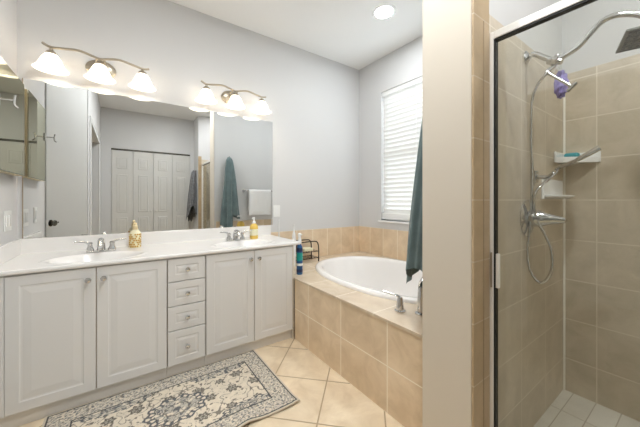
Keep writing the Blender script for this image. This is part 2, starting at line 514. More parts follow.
# vanity top with two moulded bowls
ZC = H - .1346 * D
CTX0, CTX1, CTY0 = XL + .001, 1.199, .7735 * D
bowls = [(-.046 * D, .846 * D), (.312 * D, .846 * D)]
BA, BB = .225, .150
def top_z(x, y):
    z = ZC
    for cx, cy in bowls:
        e = math.hypot((x - cx) / BA, (y - cy) / BB)
        if e < 1: z -= .125 * (1 - e ** 2.6) ** 1.0 * min(1, (1 - e) * 5 + .0) ** .5
        elif e < 1.14: z += .003 * math.sin((e - 1) / .14 * PI)
    return z
vt = empty('countertop', ((CTX0 + CTX1) / 2, (CTY0 + D) / 2, ZC), 'long glossy white vanity top with two moulded oval sinks and backsplash', 'countertop')
nx, ny = 220, 72
yb = D - .022
xs = [CTX0 + (CTX1 - CTX0) * i / nx for i in range(nx + 1)]
ys = [CTY0 + .008 + (yb - CTY0 - .008) * j / ny for j in range(ny + 1)]
b = BM(); bb = [BM(), BM()]
vv = {}; vb = [{}, {}]
def gv(dct, m_, i, j):
    if (i, j) not in dct: dct[(i, j)] = m_.verts.new((xs[i], ys[j], top_z(xs[i], ys[j])))
    return dct[(i, j)]
for i in range(nx):
    for j in range(ny):
        x, y = (xs[i] + xs[i + 1]) / 2, (ys[j] + ys[j + 1]) / 2
        tgt = None
        for k, (cx, cy) in enumerate(bowls):
            if math.hypot((x - cx) / BA, (y - cy) / BB) < 1.16: tgt = k
        q = ((i, j), (i + 1, j), (i + 1, j + 1), (i, j + 1))
        if tgt is None: b.faces.new([gv(vv, b, *p) for p in q])
        else: bb[tgt].faces.new([gv(vb[tgt], bb[tgt], *p) for p in q])
# rounded front nosing, underside, right end
prof = [(.008, 0), (.003, -.002), (0, -.007), (0, -.018), (.003, -.0225), (.03, -.0225), (.03, -.02)]
for (p0, h0), (p1, h1) in zip(prof, prof[1:]):
    q = [(CTX0, CTY0 + p0, ZC + h0), (CTX1, CTY0 + p0, ZC + h0), (CTX1, CTY0 + p1, ZC + h1), (CTX0, CTY0 + p1, ZC + h1)]
    b.faces.new([b.verts.new(v) for v in q])
q = [(CTX1, CTY0 + p, ZC + h) for p, h in prof[:5]] + [(CTX1, yb, ZC - .0225), (CTX1, yb, ZC)]
b.faces.new([b.verts.new(v) for v in q])
q = [(xc1 + .0, CTY0 + .02, ZC - .0225), (CTX1, CTY0 + .02, ZC - .0225), (CTX1, yb, ZC - .0225), (xc1, yb, ZC - .0225)]
b.faces.new([b.verts.new(v) for v in q])
bmesh.ops.remove_doubles(b, verts=b.verts, dist=1e-5)
obj('slab', b, M_counter, vt, smooth=True, angle=35)
for k in range(2):
    bs = obj('basin', bb[k], M_counter, vt, smooth=True)
    c_ = bowls[k]
    d_ = BM(); lathe(d_, [(.030, 0), (.030, .003), (.022, .0045), (.020, .002), (.001, .002)], (c_[0], c_[1], ZC - .1255), (0, 0, 1), 20)
    obj('drain', d_, M_chrome, bs, smooth=True, angle=40)
b = BM(); box(b, CTX0, CTX1, yb, D - .001, ZC - .0225, ZC + .0965, .004)
obj('backsplash', b, M_counter, vt)
b = BM(); box(b, CTX0, CTX0 + .02, CTY0 + .012, yb, ZC, ZC + .0965, .004)
obj('side_splash', b, M_counter, vt)

# mirror
MX0, MX1, MZ0, MZ1 = -.201 * D, .479 * D, ZC + .0975, H + .304 * D
b = BM(); box(b, MX0, MX1, D - .007, D - .001, MZ0, MZ1)
vm = obj('vanity_mirror', b, M_mirror, loc=((MX0 + MX1) / 2, D - .004, MZ0))
tag(vm, 'long frameless wall mirror above the vanity top', 'mirror')
for pp in ((MX0 + .005, MX0), ):
    b = BM(); box(b, MX0 - .003, MX0 + .001, D - .0085, D - .001, MZ0, MZ1); obj('edge_bead', b, M_gap, vm)

# medicine cabinet on the left wall
mx1 = -.1946 * D
my0, my1 = .781 * D, .980 * D
mz0, mz1 = H + .0583 * D, H + .283 * D
mc = empty('medicine_cabinet', (XL, (my0 + my1) / 2, mz0), 'mirrored medicine cabinet on the left wall above the counter', 'medicine cabinet')
b = BM(); box(b, XL + .001, mx1 - .006, my0, my1, mz0, mz1, .002)
obj('body', b, M_brass, mc)
b = BM(); box(b, mx1 - .006, mx1, my0 + .001, my1 - .004, mz0 + .002, mz1 - .002)
md = obj('mirror_door', b, M_mirror2, mc)
b = BM()
box(b, mx1 - .001, mx1 + .0008, my0 + .001, my0 + .014, mz0 + .002, mz1 - .002); box(b, mx1 - .001, mx1 + .0008, my0 + .014, my1 - .004, mz0 + .002, mz0 + .006)
obj('bevel_edge', b, M_mbevel, md)
# chrome hook stuck on the cabinet mirror
hk = empty('robe_hook', (mx1, .80 * D, 1.63), 'small chrome double hook stuck on the medicine cabinet mirror', 'hook')
hy, hz = .797 * D, H + .195 * D
b = BM(); box(b, mx1 + .001, mx1 + .007, hy - .012, hy + .012, hz - .03, hz + .03, .002); obj('plate', b, M_chrome, hk)
b = BM(); tube(b, [(mx1 + .007, hy, hz), (mx1 + .058, hy, hz + .002)], .0045, 10); obj('stem', b, M_chrome, hk, smooth=True, angle=40)
b = BM(); tube(b, catmull([(mx1 + .060, hy, hz + .028), (mx1 + .056, hy, hz), (mx1 + .058, hy, hz - .022), (mx1 + .070, hy, hz - .034)], 6), .005, 10); obj('prong', b, M_chrome, hk, smooth=True, angle=40)

# switch plates
def plate(name, p, n, wdt, hgt, gangs, label, cat):
    """n: 'x' plate on the left wall, 'y' plate on the mirror wall"""
    t = empty(name, p, label, cat)
    def bx(u0, u1, z0, z1, d0, d1, bev):
        b = BM()
        if n == 'x': box(b, p[0] + d0, p[0] + d1, p[1] + u0, p[1] + u1, p[2] + z0, p[2] + z1, bev)
        else: box(b, p[0] + u0, p[0] + u1, p[1] - d1, p[1] - d0, p[2] + z0, p[2] + z1, bev)
        return b
    obj('cover_plate', bx(-wdt / 2, wdt / 2, -hgt / 2, hgt / 2, .0005, .006, .002), M_plastic, t)
    for g in range(gangs):
        c = (g - (gangs - 1) / 2) * .046
        if name == 'wall_outlet':
            obj('socket', bx(c - .017, c + .017, .006, .034, .005, .008, .001), M_white, t)
            obj('socket', bx(c - .017, c + .017, -.034, -.006, .005, .008, .001), M_white, t)
        else: obj('rocker', bx(c - .016, c + .016, -.033, .033, .005, .009, .001), M_white, t)
plate('wall_outlet', (at(276.6, 211, Y=D).x, D, at(276.6, 211, Y=D).z), 'y', .072, .115, 1, 'white wall outlet plate just right of the big mirror', 'outlet')
plate('light_switch', (XL, .925 * D, 1.012), 'x', .118, .118, 2, 'white two-gang switch plate on the left wall nearest the mirror', 'light switch')
plate('light_switch', (XL, .823 * D, 1.018), 'x', .072, .118, 1, 'white one-gang switch plate on the left wall below the medicine cabinet, farther from the mirror', 'light switch')

# faucets
def faucet(x, label):
    y = .921 * D
    t = empty('sink_faucet', (x, y, ZC), label, 'faucet', 'chrome sink faucets')
    b = BM(); box(b, x - .078, x + .078, y - .024, y + .024, ZC + .0003, ZC + .014, .006, 3); obj('base', b, M_chrome, t, smooth=True, angle=50)
    b = BM(); tube(b, catmull([(x, y + .004, ZC + .012), (x, y + .004, ZC + .05), (x, y - .014, ZC + .075), (x, y - .055, ZC + .072), (x, y - .095, ZC + .052), (x, y - .105, ZC + .044)], 6), [.024, .022, .020, .017, .014, .012], 16); obj('spout', b, M_chrome, t, smooth=True, angle=50)
    for s in (-1, 1):
        hx = x + s * .0575
        b = BM(); lathe(b, [(.022, 0), (.021, .010), (.014, .024), (.0125, .040), (.015, .046), (.012, .054), (.003, .057)], (hx, y, ZC + .013), (0, 0, 1), 18)
        tube(b, catmull([(hx, y, ZC + .055), (hx + s * .018, y - .004, ZC + .070), (hx + s * .045, y - .012, ZC + .077), (hx + s * .078, y - .022, ZC + .079)], 5), [.010, .008, .0065, .006], 10, sy=.8)
        obj('handle', b, M_chrome, t, smooth=True, angle=50)
    b = BM(); tube(b, [(x, y + .019, ZC + .013), (x, y + .019, ZC + .036)], .0025, 8); lathe(b, [(.002, 0), (.005, .003), (.005, .008), (.002, .010)], (x, y + .019, ZC + .034), (0, 0, 1), 12)
    obj('lift_rod', b, M_chrome, t, smooth=True, angle=50)
faucet(-.0435 * D, 'chrome two-handle faucet at the left sink')
faucet(.309 * D, 'chrome two-handle faucet at the right sink')

# soap bottles
M_amber = mat('amber_gold_glass', (.74, .42, .09), .18, .25, var=.45, scale=45)
M_yellow = mat('yellow_soap', (.80, .55, .12), .25, 0, var=.12, scale=30)
M_gold = mat('gold_cap', (.82, .68, .42), .3, .7, var=.1, scale=40)
M_cream = mat('cream_label', (.86, .78, .56), .5, var=.25, scale=60)
p = Vector((.031 * D, .952 * D, ZC + .0004))
t = empty('soap_bottle', p, 'ornate gold and white soap bottle with cap behind the left sink', 'soap bottle')
b = BM(); lathe(b, [(.032, 0), (.035, .006), (.035, .075), (.037, .085), (.036, .10), (.028, .118), (.016, .126), (.014, .132)], p, seg=28, sy=.75); obj('body', b, M_cream, t, smooth=True, angle=50)
b = BM()
for k in range(16):
    a = k * 2 * PI / 16
    for qi, zz in enumerate((.010, .024, .038, .052, .066, .080, .094)):
        a2 = a + (qi % 2) * PI / 16
        if (k * 5 + qi * 3) % 7 in (0, 3): continue
        lathe(b, [(.0062, -.002), (.0062, .001), (.003, .0025)], p + Vector((.0358 * math.cos(a2), .0270 * math.sin(a2), zz)), (math.cos(a2), math.sin(a2) * 1.3, 0), 8)
obj('ornament', b, M_amber, t)
b = BM(); lathe(b, [(.016, 0), (.017, .004), (.017, .026), (.012, .032), (.010, .036), (.012, .044), (.006, .050)], p + Vector((0, 0, .130)), seg=20); obj('cap', b, M_gold, t, smooth=True, angle=50)
p = Vector((.3765 * D, .931 * D, ZC + .0004))
t = empty('soap_bottle', p, 'yellow pump soap bottle with white nozzle at the right sink', 'soap bottle')
b = BM(); lathe(b, [(.034, 0), (.037, .005), (.037, .10), (.034, .115), (.022, .128), (.015, .132), (.015, .138)], p, seg=28, sy=.8); obj('body', b, M_yellow, t, smooth=True, angle=50)
b = BM(); lathe(b, [(.0376, .03), (.0376, .085)], p, seg=28, sy=.8, caps=False); obj('paper_label', b, M_cream, t, smooth=True)
b = BM(); lathe(b, [(.0165, .136), (.0165, .152), (.007, .155), (.006, .176), (.010, .178), (.010, .188), (.003, .190)], p, seg=18); tube(b, [p + Vector((0, 0, .184)), p + Vector((-.020, -.022, .184)), p + Vector((-.024, -.026, .178))], .005, 8); obj('pump', b, M_white, t, smooth=True, angle=50)

# vanity lights
def vanity_light(xc, label, dz=0.0):
    Y0 = .950 * D
    zc = H + .3740 * D + dz
    t = empty('vanity_light', (xc, D, zc), label, 'wall light', 'three-shade vanity lights')
    b = BM(); lathe(b, [(.002, .0), (.088, .0005), (.088, .006), (.078, .014), (.045, .020), (.002, .022)], (xc, D - .0005, zc - .012), (0, -1, 0), 32, sy=.72); obj('backplate', b, M_nickel, t, smooth=True, angle=40)
    b = BM()
    for s in (-1, 1): tube(b, catmull([(xc + s * .030, D - .018, zc - .012), (xc + s * .026, D - .06, zc + .012), (xc + s * .020, Y0, zc + .016)], 6), .0055, 10)
    obj('arm', b, M_nickel, t, smooth=True)
    sp = .0955 * D
    pts = [(-.285, .022), (-.245, .004), (-.19, .012), (-.11, .024), (-.04, .008), (0, 0.0), (.045, .012), (.11, .024), (.19, .010), (.245, .000), (.285, .008)]
    b = BM(); tube(b, catmull([(xc + px, Y0, zc + .012 + pz) for px, pz in pts], 6), .0075, 10); obj('bar', b, M_nickel, t, smooth=True)
    for k in (-1, 0, 1):
        c = Vector((xc + k * sp, Y0, zc - .024))
        b = BM(); lathe(b, [(.008, .032), (.010, .020), (.024, .010), (.030, -.006), (.030, -.012)], c, seg=24); obj('socket_cup', b, M_nickel, t, smooth=True, angle=40)
        b = BM()
        out = [(.030, -.006), (.037, -.016), (.048, -.036), (.056, -.056), (.065, -.076), (.077, -.092), (.087, -.101)]
        inn = [(r - .004, h - .001) for r, h in out][::-1]
        lathe(b, out + inn, c, seg=36, caps=False)
        sh = obj('shade', b, M_shade, t, smooth=True)
        b = BM(); lathe(b, [(.012, -.02), (.014, -.030), (.024, -.042), (.027, -.058), (.024, -.073), (.014, -.083), (.002, -.086)], c, seg=20); obj('bulb', b, M_bulb, sh, smooth=True)
vanity_light(-.047 * D, 'three-shade brushed nickel vanity light on the left, above the left sink', -.006)
vanity_light(.3185 * D, 'three-shade brushed nickel vanity light on the right, above the right sink', -.015)

# recessed ceiling lights: the tub one, plus unseen ones added as fill
def can_light(x, y, m, label):
    t = empty('recessed_light', (x, y, CZ), label, 'ceiling light')
    b = BM(); lathe(b, [(.074, -.0005), (.074, -.004), (.098, -.006), (.102, -.0005)], (x, y, CZ), seg=36, caps=False); obj('trim_ring', b, M_white, t, smooth=True, angle=40)
    b = BM(); lathe(b, [(.073, -.0008), (.073, -.0035), (.001, -.004)], (x, y, CZ), seg=32); obj('lens', b, m, t)
can_light(.7185 * D, .643 * D, M_can_a, 'round white recessed ceiling light lit above the bathtub')
can_light(.72, .18, M_fill_room, 'round white fill light added in the ceiling in the middle of the room')
can_light(.45, 1.15, M_fill_room, 'round white fill light added in the ceiling in front of the vanity')
can_light(1.56, -.16, M_fill_shower, 'round white fill light added in the ceiling above the shower')

# ------------------------------------------------------------ tub
TX0, TX1, TY0, TY1 = XT, XW - .012, YP1 + .012, D - .012
tcx, tcy, ta, tb = .716 * D, .622 * D, .196 * D, .292 * D
def sup(a, rx, ry, n=2.25):
    c, s = math.cos(a), math.sin(a)
    return Vector((tcx + rx * math.copysign(abs(c) ** (2 / n), c), tcy + ry * math.copysign(abs(s) ** (2 / n), s), 0))
td = empty('tub_deck', ((XT + XW) / 2, (YP1 + D) / 2, 0), 'built-in tub deck faced with tan stone tiles along the right side', 'tub deck')
b = BM(); box(b, XT, XT + .02, YP1 + .001, D - .57, .0, DECK - .004); obj('front_panel', b, M_tile_front, td)
b = BM()
NS = 96
ins, outp = [], []
for k in range(NS):
    a = 2 * PI * k / NS
    e = sup(a, ta - .03, tb - .03)
    d = e - Vector((tcx, tcy, 0))
    sc_ = min([((TX1 if d.x > 0 else TX0 - .006) - tcx) / d.x if abs(d.x) > 1e-6 else 9e9, ((TY1 if d.y > 0 else TY0) - tcy) / d.y if abs(d.y) > 1e-6 else 9e9])
    ins.append((e.x, e.y)); outp.append((tcx + d.x * sc_, tcy + d.y * sc_))
# snap the nearest samples to the rectangle's corners
for cx_, cy_ in ((TX0 - .006, TY0), (TX1, TY0), (TX1, TY1), (TX0 - .006, TY1)):
    k = min(range(NS), key=lambda i: (outp[i][0] - cx_) ** 2 + (outp[i][1] - cy_) ** 2)
    outp[k] = (cx_, cy_)
def ring(pts, z): return [b.verts.new((x, y, z)) for x, y in pts]
R = [ring(ins, DECK - .03), ring(ins, DECK), ring(outp, DECK), ring(outp, DECK - .014)]
for a, c in zip(R, R[1:]):
    for k in range(NS): b.faces.new((a[k], a[(k + 1) % NS], c[(k + 1) % NS], c[k]))
obj('deck_top', b, M_tile_deck, td)

tu = empty('bathtub', (tcx, tcy, DECK), 'white oval drop-in bathtub set in the tan tiled deck', 'bathtub')
b = BM()
prof = [(0, 0.0005), (.0, .012), (-.006, .022), (-.018, .027), (-.050, .026), (-.062, .018), (-.070, 0), (-.085, -.12), (-.11, -.26), (-.15, -.35), (-.22, -.385), (-.34, -.395)]
rings = []
for ins_, h in prof:
    rings.append([b.verts.new(sup(2 * PI * k / NS, ta + ins_, tb + ins_ * (1 if ins_ > -.08 else 1.35)) + Vector((0, 0, DECK + h))) for k in range(NS)])
for a, c in zip(rings, rings[1:]):
    for k in range(NS): b.faces.new((a[k], a[(k + 1) % NS], c[(k + 1) % NS], c[k]))
b.faces.new(rings[-1])
obj('shell', b, M_tub, tu, smooth=True, angle=70)
b = BM(); lathe(b, [(.035, 0), (.035, .004), (.02, .006), (.002, .006)], (tcx, tcy - .3, DECK - .395), seg=20); obj('drain', b, M_chrome, tu, smooth=True, angle=40)

# tub filler
p = at(400, 311, Z=DECK + .001)
t = empty('tub_tap', p, 'chrome lever tap handle standing on the front of the tub deck', 'tap')
b = BM(); lathe(b, [(.030, 0), (.030, .006), (.022, .010), (.019, .040), (.016, .068), (.013, .080), (.004, .084)], p, seg=22); obj('stem', b, M_chrome, t, smooth=True, angle=45)
b = BM(); tube(b, catmull([p + Vector((.004, -.004, .072)), p + Vector((-.012, .016, .088)), p + Vector((-.03, .05, .093)), p + Vector((-.045, .085, .100))], 6), [.012, .010, .008, .007], 10, sy=.7); obj('lever', b, M_chrome, t, smooth=True)
p = at(421, 314, Z=DECK + .001)
t = empty('tub_spout', p, 'tall curved chrome tub spout beside the partition wall', 'spout')
b = BM(); lathe(b, [(.032, 0), (.032, .006), (.022, .012)], p, seg=22); obj('flange', b, M_chrome, t, smooth=True, angle=40)
b = BM(); tube(b, catmull([p + Vector((0, 0, .005)), p + Vector((0, 0, .11)), p + Vector((.02, .008, .160)), p + Vector((.07, .02, .178)), p + Vector((.12, .032, .155)), p + Vector((.135, .036, .13))], 6), [.020, .018, .018, .017, .016, .015], 14); obj('spout', b, M_chrome, t, smooth=True)

# ------------------------------------------------------------ blind
bl = empty('window_blind', (XW + .03, (WY0 + WY1) / 2, .95), 'white horizontal slat blind lowered over the window by the tub', 'blind')
BZ0, BZ1 = .975, WZ1 - .05
b = BM(); box(b, XW + .008, XW + .062, WY0 + .004, WY1 - .004, WZ1 - .052, WZ1 - .002, .003); obj('headrail', b, M_blind, bl)
b = BM()
ns = 27
for i in range(ns):
    z = BZ0 + .035 + (BZ1 - BZ0 - .055) * i / (ns - 1)
    a = math.radians(68)
    hw = .026
    pr = []
    for k in range(5):
        s = -1 + k / 2
        pr.append((XW + .034 - s * hw * math.cos(a) + .003 * (1 - s * s) * math.sin(a), z + s * hw * math.sin(a) + .003 * (1 - s * s) * math.cos(a)))
    top = [[b.verts.new((x, y, zz)) for x, zz in pr] for y in (WY0 + .006, WY1 - .006)]
    bot = [[b.verts.new((x + .0022 * math.sin(a), y, zz - .0022 * math.cos(a))) for x, zz in pr] for y in (WY0 + .006, WY1 - .006)]
    for k in range(4):
        b.faces.new((top[0][k], top[0][k + 1], top[1][k + 1], top[1][k])); b.faces.new((bot[0][k], bot[1][k], bot[1][k + 1], bot[0][k + 1]))
        for e in (0, 1): b.faces.new((top[e][k], top[e][k + 1], bot[e][k + 1], bot[e][k]))
    for k in (0, 4): b.faces.new((top[0][k], top[1][k], bot[1][k], bot[0][k]))
obj('slats', b, M_blind, bl)
b = BM(); box(b, XW + .010, XW + .058, WY0 + .006, WY1 - .006, BZ0 - .058, BZ0 + .010, .004); obj('bottom_rail', b, M_blind, bl)
for yy in (WY1 - .06, (WY0 + WY1) / 2, WY0 + .06):
    b = BM(); tube(b, [(XW + .009, yy, BZ0), (XW + .009, yy, BZ1)], .0015, 6); obj('ladder_cord', b, M_blind, bl)

# ------------------------------------------------------------ shower enclosure
XG = .490 * D
yp1, yp0 = YP0 - tt - .0005, .2072 * D
se = empty('shower_enclosure', (XG, (YP0 + YN) / 2, 0), 'framed clear glass shower door and panel with pale metal frame', 'shower door')
HZ0, HZ1 = H + .2575 * D, H + .2725 * D
b = BM(); box(b, XG, XG + .030, yp0, yp1, .10, HZ1, .002); obj('post', b, M_frame, se)
b = BM(); box(b, XG, XG + .030, YN + tt + .0005, YN + tt + .024, .10, HZ1, .002); obj('post', b, M_frame, se)
b = BM(); box(b, XG - .001, XG + .031, YN + tt + .0245, yp0 - .0005, HZ0 + .007, HZ1, .002); obj('header', b, M_frame, se)
b = BM(); box(b, XG + .002, XG + .028, yp0 - .006, yp0 - .0003, .13, HZ0 + .0065); box(b, XG + .002, XG + .028, YN + tt + .03, yp0 - .0062, HZ0, HZ0 + .0065)
obj('gasket', b, M_black, se)
b = BM(); box(b, XG + .012, XG + .018, YN + tt + .03, yp0 - .0065, .132, HZ0 - .0005); obj('glass', b, M_glass, se)
b = BM(); box(b, XG, XG + .030, YN + tt + .0245, yp0 - .0005, .10, .129, .002); obj('bottom_rail', b, M_frame, se)
hz0, hz1 = at(493, 287, X=XG).z, at(493, 253, X=XG).z
b = BM(); box(b, XG - .006, XG + .0115, yp0 - .022, yp0 - .010, hz0, hz1, .003); obj('handle', b, M_frame, se)
b = BM(); box(b, XG - .004, XG + .0, yp0 + .004, yp1 - .004, hz0 - .002, hz1 + .002, .001); obj('latch_plate', b, M_nickel, se)
b = BM(); box(b, XS - .01, XS + .095, YN + tt, YP0 - tt, -.04, .0998, .006)
struct('trim_11', b, M_tile_deck)

# rain shower
def shp(u, v, Y): return at(u, v, Y=Y)
YT = YP0 - tt                         # face of the tile
f0 = at(526, 58, Y=YT)
XA = f0.x
rs_ = empty('rain_shower', f0, 'chrome rain shower with curved arm and square head, high on the shower wall', 'shower head')
b = BM(); lathe(b, [(.002, .0005), (.032, .0005), (.032, .004), (.020, .012), (.012, .016), (.002, .017)], f0, (0, -1, 0), 24); obj('flange', b, M_chrome, rs_, smooth=True, angle=40)
a1 = at(555, 61, X=XA)
b = BM(); tube(b, catmull([f0 + Vector((0, -.008, 0)), f0 + Vector((0, -.035, .004)), f0 + (a1 - f0) * .6 + Vector((0, 0, .012)), f0 + (a1 - f0) * .85 + Vector((0, 0, .004)), a1], 6), .0125, 12); obj('arm', b, M_chrome, rs_, smooth=True)
b = BM(); lathe(b, [(.004, -.030), (.016, -.028), (.018, -.012), (.022, -.008), (.022, .010), (.016, .014), (.014, .028), (.004, .030)], a1, (0, -.75, -.35), 20)
lathe(b, [(.010, 0), (.012, .02), (.009, .03)], a1, (.3, -.2, .9), 14); dv = obj('diverter', b, M_chrome, rs_, smooth=True, angle=40)
l0, l1 = at(546, 72, X=XA - .01), at(572, 87, X=XA - .01)
b = BM(); tube(b, [a1 + Vector((0, 0, -.02)), l0], .008, 10); tube(b, [l0, (l0 + l1) / 2, l1], [.008, .0065, .006], 10)
l2 = (l1 - l0).normalized(); px_ = l2.cross(Vector((1, 0, 0))).normalized()
tube(b, [l1 - px_ * .022, l1 + px_ * .022], .008, 10); obj('lever', b, M_chrome, dv, smooth=True, angle=50)
pts = [a1 + Vector((0, -.01, 0))] + [at(u, v, X=XA) for u, v in ((566, 55), (578, 47), (589, 35), (600, 23), (612, 16.5), (626, 14), (640, 15), (652, 20))]
hc = Vector((.649 * D, .0485 * D, H + .245 * D))
pts += [hc + Vector((0, .0, .045)), hc + Vector((0, 0, .012))]
b = BM(); tube(b, catmull(pts, 6), .0112, 12); obj('rain_arm', b, M_chrome, rs_, smooth=True)
b = BM(); sd = .1
box(b, -sd, sd, -sd, sd, 0, .010, .002)
rotm = Matrix.Rotation(math.radians(16), 4, 'Z')
lathe(b, [(.03, .009), (.026, .016), (.016, .022), (.016, .034)], (0, 0, 0), seg=20)
bmesh.ops.transform(b, matrix=Matrix.Translation(hc) @ rotm, verts=b.verts); hd = obj('head_plate', b, mat('satin_steel', (.24, .24, .22), .45, .9), rs_)
b = BM()
for i in range(9):
    for j in range(9):
        lathe(b, [(.0045, -.0035), (.006, .0002)], (-.084 + i * .021, -.084 + j * .021, 0), seg=8)
for i in range(5): box(b, -.09 + i * .042, -.078 + i * .042, -.09, .09, -.0015, .0004)
bmesh.ops.transform(b, matrix=Matrix.Translation(hc) @ rotm, verts=b.verts); obj('nozzles', b, mat('nozzle_rubber', (.10, .10, .09), .5), hd)

# mixer valve
v0 = at(527, 218, Y=YT)
va = empty('shower_valve', v0, 'chrome round shower valve with lever handle at waist height on the shower wall', 'shower valve')
b = BM(); lathe(b, [(.002, .0005), (.090, .0005), (.090, .005), (.076, .011), (.040, .018), (.002, .019)], v0, (0, -1, 0), 36); obj('escutcheon', b, M_chrome, va, smooth=True, angle=40)
b = BM(); lathe(b, [(.040, .016), (.040, .055), (.034, .066), (.026, .09), (.017, .125), (.011, .148), (.003, .153)], v0, (0, -1, -.02), 20); obj('handle', b, M_chrome, va, smooth=True, angle=40)

# hand shower
w0 = at(534, 177, Y=YT)
hb = empty('shower_bracket', w0, 'grey wall bracket holding the hand shower beside the soap dish', 'bracket')
b = BM(); box(b, w0.x - .022, w0.x + .022, YT - .014, YT - .0005, w0.z - .03, w0.z + .03, .003); obj('wall_plate', b, M_chrome, hb)
b = BM(); tube(b, catmull([w0 + Vector((0, -.012, 0)), w0 + Vector((0, -.055, -.004)), w0 + Vector((0, -.085, .014))], 5), [.011, .010, .012], 12); obj('holder', b, M_chrome, hb, smooth=True)
hs = empty('hand_shower', w0 + Vector((0, -.08, 0)), 'slim chrome hand shower with looping metal hose on the shower wall', 'hand shower')
q0, q1, q2 = w0 + Vector((0, -.090, .034)), at(575, 161, X=XA + .01), at(600, 147.5, X=XA + .01)
b = BM(); tube(b, [q0, q1, q1 + (q2 - q1) * .2, q2], [.009, .009, .012, .014], 12, sx=.5, sy=1.0); obj('wand', b, M_chrome, hs, smooth=True, angle=50)
path = [a1 + Vector((0, .0, -.02))] + [at(u, v, X=XA - .02) for u, v in ((547, 73), (538, 84), (533, 96), (531.5, 110), (531, 140), (532, 165), (532, 190), (531, 215), (529, 235), (527.5, 252), (530, 270), (538, 282), (546, 280), (552, 268), (551, 250), (545, 235), (538, 221), (534, 205), (537, 190))] + [q0 + Vector((0, .0, -.02)), q0]
b = BM(); tube(b, catmull(path, 5), .0062, 8); obj('hose', b, M_chrome, hs, smooth=True)
# loofah
lp = at(561, 83, X=XA + .06)
t = empty('loofah', lp, 'purple mesh loofah hanging below the diverter in the shower', 'loofah')
M_pur = mat('purple_mesh', (.34, .29, .62), .7, var=.35, scale=60, bump=.6, bscale=70)
b = BM()
def lf(a, c):
    th, ph = a * 2 * PI, c * PI
    r = 1 + .16 * math.sin(th * 7 + ph * 3) * math.sin(ph) + .10 * math.sin(ph * 11 + th * 2)
    return lp + Vector(((.021 + .006 * c) * r * math.sin(ph) * math.cos(th), .024 * r * math.sin(ph) * math.sin(th), .062 * r * math.cos(ph) - .006))
grid(b, lf, 40, 28, True); bmesh.ops.remove_doubles(b, verts=b.verts, dist=1e-4); obj('puff', b, M_pur, t, smooth=True)
b = BM(); tube(b, catmull([lp + Vector((0, 0, .045)), lp + Vector((-.02, .005, .075)), at(553, 72, X=XA)], 5), .002, 6); obj('cord', b, M_plastic, t)

# corner shelf and soap dish
xs_, ys_ = XSB - tt - .0005, YP0 - tt - .0005
z_t = H + .1055 * D
t = empty('corner_shelf', (xs_, ys_, z_t), 'white ceramic corner shelf in the shower at chest height', 'shelf')
def tri(bm, L1, L2, z0, z1, n=14):
    """quarter shelf into the corner with a gently bowed front"""
    base = [(xs_, ys_)]
    for k in range(n + 1):
        a = k / n; s = .12 * math.sin(a * PI)
        base.append((xs_ - L1 * (1 - a) * (1 + s * .6), ys_ - L2 * a * (1 + s * .6)))
    lo = [bm.verts.new((x, y, z0)) for x, y in base]; hi = [bm.verts.new((x, y, z1)) for x, y in base]
    bm.faces.new(lo[::-1]); bm.faces.new(hi)
    for k in range(len(base)): bm.faces.new((lo[k], lo[(k + 1) % len(base)], hi[(k + 1) % len(base)], hi[k]))
b = BM(); tri(b, .185, .165, z_t - .052, z_t - .02); bmesh.ops.bevel(b, geom=list(b.edges), offset=.006, segments=2, affect='EDGES', clamp_overlap=True); obj('shelf_board', b, M_white, t, smooth=True, angle=40)
b = BM(); box(b, xs_ - .185, xs_ - .001, ys_ - .010, ys_, z_t - .05, z_t + .012, .004); box(b, xs_ - .010, xs_, ys_ - .165, ys_ - .010, z_t - .05, z_t + .012, .004); obj('wall_flange', b, M_white, t)
s0 = at(567.5, 154, X=xs_ - .06)
b = BM(); box(b, xs_ - .085, xs_ - .035, ys_ - .085, ys_ - .02, z_t - .0195, z_t + .008, .010, 4)
tag(obj('soap_bar', b, mat('teal_soap', (.05, .30, .34), .4), loc=(xs_ - .06, ys_ - .05, z_t - .0195), smooth=True), 'small teal bar lying on the white corner shelf in the shower', 'soap')
d0, d1 = at(541, 199, Y=YT), at(560.5, 181, Y=YT)
t = empty('soap_dish', ((d0.x + d1.x) / 2, YT, d0.z), 'white ceramic soap dish on the shower wall below the corner shelf', 'soap dish')
b = BM(); box(b, d0.x, d1.x, YT - .012, YT - .0005, d0.z, d1.z, .004); obj('back_plate', b, M_white, t)
b = BM()
def dish(a, c):
    th = PI * a
    r = [.0, .75, 1.0, 1.0, .88, .0][int(round(c * 5))]; h = [0, 0, .012, .020, .020, .006][int(round(c * 5))]
    return Vector(((d0.x + d1.x) / 2 + (d1.x - d0.x) * .46 * r * math.cos(th), YT - .011 - .085 * r * math.sin(th), d0.z + .002 + h))
grid(b, dish, 20, 5); bmesh.ops.remove_doubles(b, verts=b.verts, dist=1e-5); obj('tray', b, M_white, t, smooth=True, angle=60)

